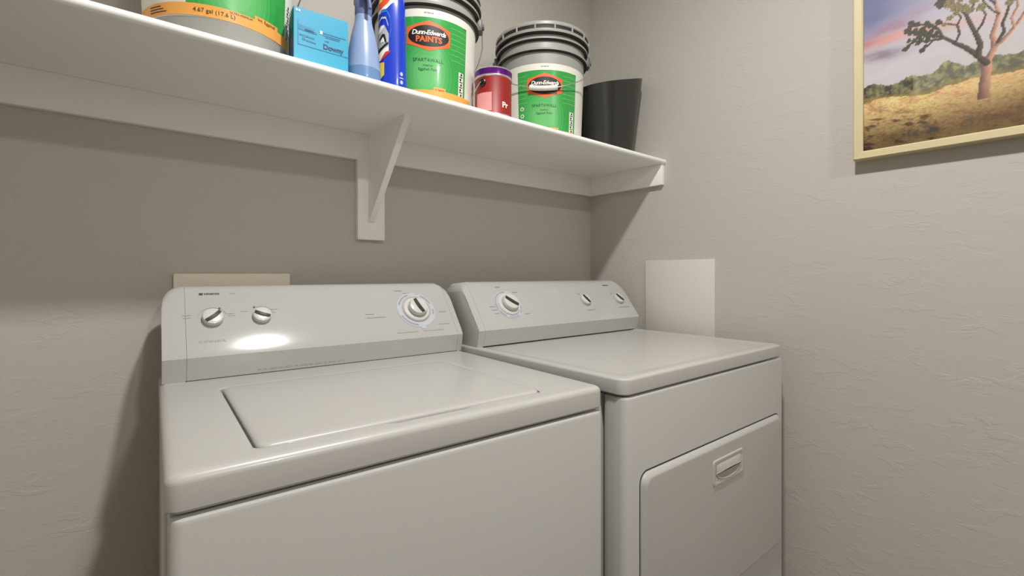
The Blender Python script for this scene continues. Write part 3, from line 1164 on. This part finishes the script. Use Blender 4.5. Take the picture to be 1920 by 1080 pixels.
TUFTS = [(.096, .280, .006), (.106, .284, .006), (.114, .268, .007), (.122, .274, .006), (.131, .256, .007), (.117, .256, .006), (.128, .248, .005), (.111, .249, .005), (.141, .275, .006), (.146, .262, .005), (.134, .284, .006), (.109, .297, .006), (.092, .249, .005), (.125, .235, .005), (.160, .276, .005), (.170, .288, .006), (.094, .262, .005), (.091, .288, .008), (.099, .302, .008), (.085, .243, .006), (.119, .228, .006), (.104, .258, .006), (.110, .275, .007), (.126, .264, .006), (.150, .285, .006),
         (.128, .292, .006), (.149, .288, .006), (.182, .297, .007), (.135, .268, .006), (.120, .282, .006), (.140, .256, .006), (.155, .330, .012), (.181, .309, .011), (.170, .322, .011),
         (.211, .340, .012), (.224, .291, .009), (.238, .329, .011), (.262, .311, .010), (.280, .296, .010), (.305, .326, .011), (.322, .350, .012), (.346, .322, .011), (.255, .332, .011), (.222, .326, .010),
         (.196, .300, .010), (.270, .283, .008), (.205, .292, .008), (.190, .330, .012), (.230, .345, .012), (.275, .338, .012), (.295, .348, .012), (.250, .352, .012), (.212, .312, .009), (.286, .312, .009), (.310, .302, .009)]


def seg_d(px, py, a, b):
    dx, dy = b[0] - a[0], b[1] - a[1]
    l2 = dx * dx + dy * dy
    t_ = max(0, min(1, ((px - a[0]) * dx + (py - a[1]) * dy) / l2))
    ex, ey = px - a[0] - dx * t_, py - a[1] - dy * t_
    return sqrt(ex * ex + ey * ey), t_, ex


def art_color(s, t_):
    hz = .128 - .07 * max(0, .10 - abs(s - .145)) + .004 * sin(s * 40) + .00 * s          # grass edge
    bush = .168 + .012 * fbm(s * 30, 3, 5) + .016 * math.exp(-((s - .165) / .018) ** 2) + .004 * sin(s * 85)
    if s < .05:
        bush += .004
    if t_ > bush + .004 * noise(s * 260, t_ * 200, 2):
        # sky: slate blue high on the left, pale grey-mauve low, streaks of coral cloud
        u = (t_ - .17) / .26
        base = lerp(c8(218, 212, 214), c8(196, 190, 206), min(1, max(0, u * 1.4)))
        left = min(1, max(0, (.17 - s) / .15 + (t_ - .33) * 2.0))
        base = lerp(base, c8(120, 124, 164), left * min(1, max(0, (t_ - .255) / .09)))
        base = lerp(base, c8(232, 226, 222), min(1, max(0, (s - .14) * 3.4)) * .55)
        d_ = t_ - (.286 - .42 * max(0, .09 - s) * .55 + (s - .09) * -.18)
        st = math.exp(-(d_ / .013) ** 2) * (.72 + .5 * fbm(s * 14, t_ * 60, 1)) * min(1, max(.25, (.30 - s) / .2))
        base = lerp(base, c8(236, 166, 142), max(0, min(.9, st)))
        d2 = t_ - (.318 - .5 * (.09 - s) * .6)
        base = lerp(base, c8(176, 120, 142), max(0, min(.6, math.exp(-(d2 / .016) ** 2) * (.6 + fbm(s * 18, t_ * 70, 3)))) * min(1, max(0, (.16 - s) / .08)))
        d3 = t_ - (.250 - .1 * s)
        base = lerp(base, c8(138, 118, 136), max(0, min(.75, math.exp(-(d3 / .014) ** 2) * (.75 + fbm(s * 20, t_ * 60, 4)))) * min(1, max(0, (.12 - s) / .07)))
        g_ = 1 + .10 * fbm(s * 12, t_ * 55, 8)
        col = tuple(c * g_ for c in base)
    elif t_ > hz + .005 * noise(s * 60, t_ * 60, 9):
        n_ = fbm(s * 150, t_ * 150, 6)
        f_ = (t_ - hz) / max(.01, bush - hz)
        col = lerp(c8(96, 92, 58), c8(176, 170, 120), min(1, max(0, .45 + 1.7 * n_)))
        clump = fbm(s * 95, t_ * 70, 11)
        col = lerp(col, c8(54, 52, 42), max(0, min(.9, -4.2 * clump + .05)))
        col = lerp(col, c8(206, 188, 132), max(0, min(.7, 3.2 * clump - .35)))
        if s > .10:
            col = lerp(col, c8(176, 176, 150), .32)
        else:
            col = lerp(col, c8(52, 52, 36), .32)
        col = lerp(col, c8(186, 160, 84), max(0, min(.8, (.30 - f_) * 2.2)))
    else:
        d_ = hz - t_
        n_ = fbm(s * 45, t_ * 120, 12)
        col = lerp(c8(250, 212, 134), c8(226, 170, 104), min(1, max(0, .45 + 1.8 * n_)))
        fine_ = fbm(s * 150, t_ * 330, 17, 3)
        col = lerp(col, c8(255, 236, 178), max(0, min(.75, .25 + 1.6 * fine_)))
        col = lerp(col, c8(150, 104, 62), max(0, min(.4, -1.3 * fine_)))
        k_ = fbm(s * 24 - t_ * 10, t_ * 72 + s * 14, 13, 5)
        side = 1.0 if s < .13 else max(.35, 1 - (s - .13) * 7)
        col = lerp(col, c8(112, 72, 52), max(0, min(.88, (k_ - .05) * 5.5)) * side * min(1, max(.3, d_ * 18)))
        dk = math.exp(-((t_ - .030 - .02 * max(0, s - .10)) / .013) ** 2) * (1.1 if .09 < s < .21 else .5) + math.exp(-(t_ / .016) ** 2) * (.9 if s < .10 else .3)
        dk *= min(1, max(0, .55 + 2.6 * fbm(s * 26, t_ * 44, 15)))
        col = lerp(col, c8(112, 108, 114) if s > .085 else c8(92, 70, 58), min(.85, dk))
        if s > .15:
            col = lerp(col, c8(236, 198, 152), .30)
        col = (col[0] * 1.22, col[1] * 1.20, col[2] * 1.25)
        if t_ < .020 and .024 < s < .056:
            col = lerp(col, c8(232, 200, 134), max(0, min(1, (.020 - t_) * 90 + .6 * noise(s * 300, t_ * 300, 16))) * .8)
    # limbs
    if t_ > .078 and s > .07 and s < .36:
        for pts_, w0, w1, lit in LIMBS:
            n_ = len(pts_) - 1
            for i in range(n_):
                a, b = pts_[i], pts_[i + 1]
                if s < min(a[0], b[0]) - .012 or s > max(a[0], b[0]) + .012 or t_ < min(a[1], b[1]) - .012 or t_ > max(a[1], b[1]) + .012:
                    continue
                d_, q, ex = seg_d(s, t_, a, b)
                w_ = w0 + (w1 - w0) * (i + q) / n_
                w_ *= 1 + .12 * noise(s * 140, t_ * 140, 20)
                if d_ < w_:
                    if lit:
                        col = lerp(c8(128, 98, 96), c8(238, 182, 150), min(1, max(0, .5 + ex / w_ * .55 + .2 * noise(s * 200, t_ * 90, 21))))
                    else:
                        col = lerp(c8(66, 58, 50), c8(112, 98, 82), min(1, max(0, .4 + ex / w_ * .6)))
        for tx, ty, tr in TUFTS:
            d_ = hypot(s - tx, t_ - ty)
            if d_ < tr * 1.4:
                rr_ = tr * (1 + .45 * noise(s * 230, t_ * 230, 22))
                if d_ < rr_:
                    hi = noise(s * 420, t_ * 420, 23)
                    dark_, lt_ = (c8(58, 56, 44), c8(92, 88, 66)) if tx < .16 else (c8(84, 80, 58), c8(176, 160, 112))
                    col = lerp(dark_, lt_, min(1, max(0, .5 + hi)))
    return tuple(max(0, min(1, c)) for c in col)


NX, NZ = 300, 275
vs = [(-.022, -(FW + AW * i / NX), FW + AH * j / NZ) for j in range(NZ + 1) for i in range(NX + 1)]
fs = [[j * (NX + 1) + i, (j + 1) * (NX + 1) + i, (j + 1) * (NX + 1) + i + 1, j * (NX + 1) + i + 1] for j in range(NZ) for i in range(NX)]
me = bpy.data.meshes.new('print')
me.from_pydata(vs, [], fs)
ca = me.color_attributes.new('ink', 'FLOAT_COLOR', 'POINT')
buf = []
for j in range(NZ + 1):
    for i in range(NX + 1):
        buf += [*art_color(AW * i / NX, AH * j / NZ), 1.0]
ca.data.foreach_set('color', buf)
me.materials.append(M['art'])
me.update()
po = bpy.data.objects.new('print', me)
COL.objects.link(po)
po.parent = pic
MB().box(-.0265, -.0245, -(OW - FW + .001), -(FW - .001), FW - .001, OH - FW + .001, 'glass').build('glass_pane', pic, smooth=0)
MB().box(-.0195, -.001, -(OW - FW), -FW, FW, OH - FW, 'board').build('backing_board', pic, smooth=0)

# ------------------------------------------------------------ ceiling lamp housing (its bulb disc is the light set at the top)
for (lx_, ly_, lz_), lab in zip([q[0] for q in LAMPS], ('round white ceiling lamp above the appliances', 'unseen round ceiling lamp added as fill light at the far end of the room behind the camera')):
    lamp = thing('ceiling_lamp', lab, 'lamp', (lx_, ly_, ZC))
    MB().lathe([(.11, -.05), (.135, -.045), (.14, -.02), (.13, 0)], 'lampglass', 48).build('lamp_housing', lamp)
    MB().lathe([(.03, -.085), (.03, -.05)], 'lampglass', 24).build('lamp_stem', lamp)
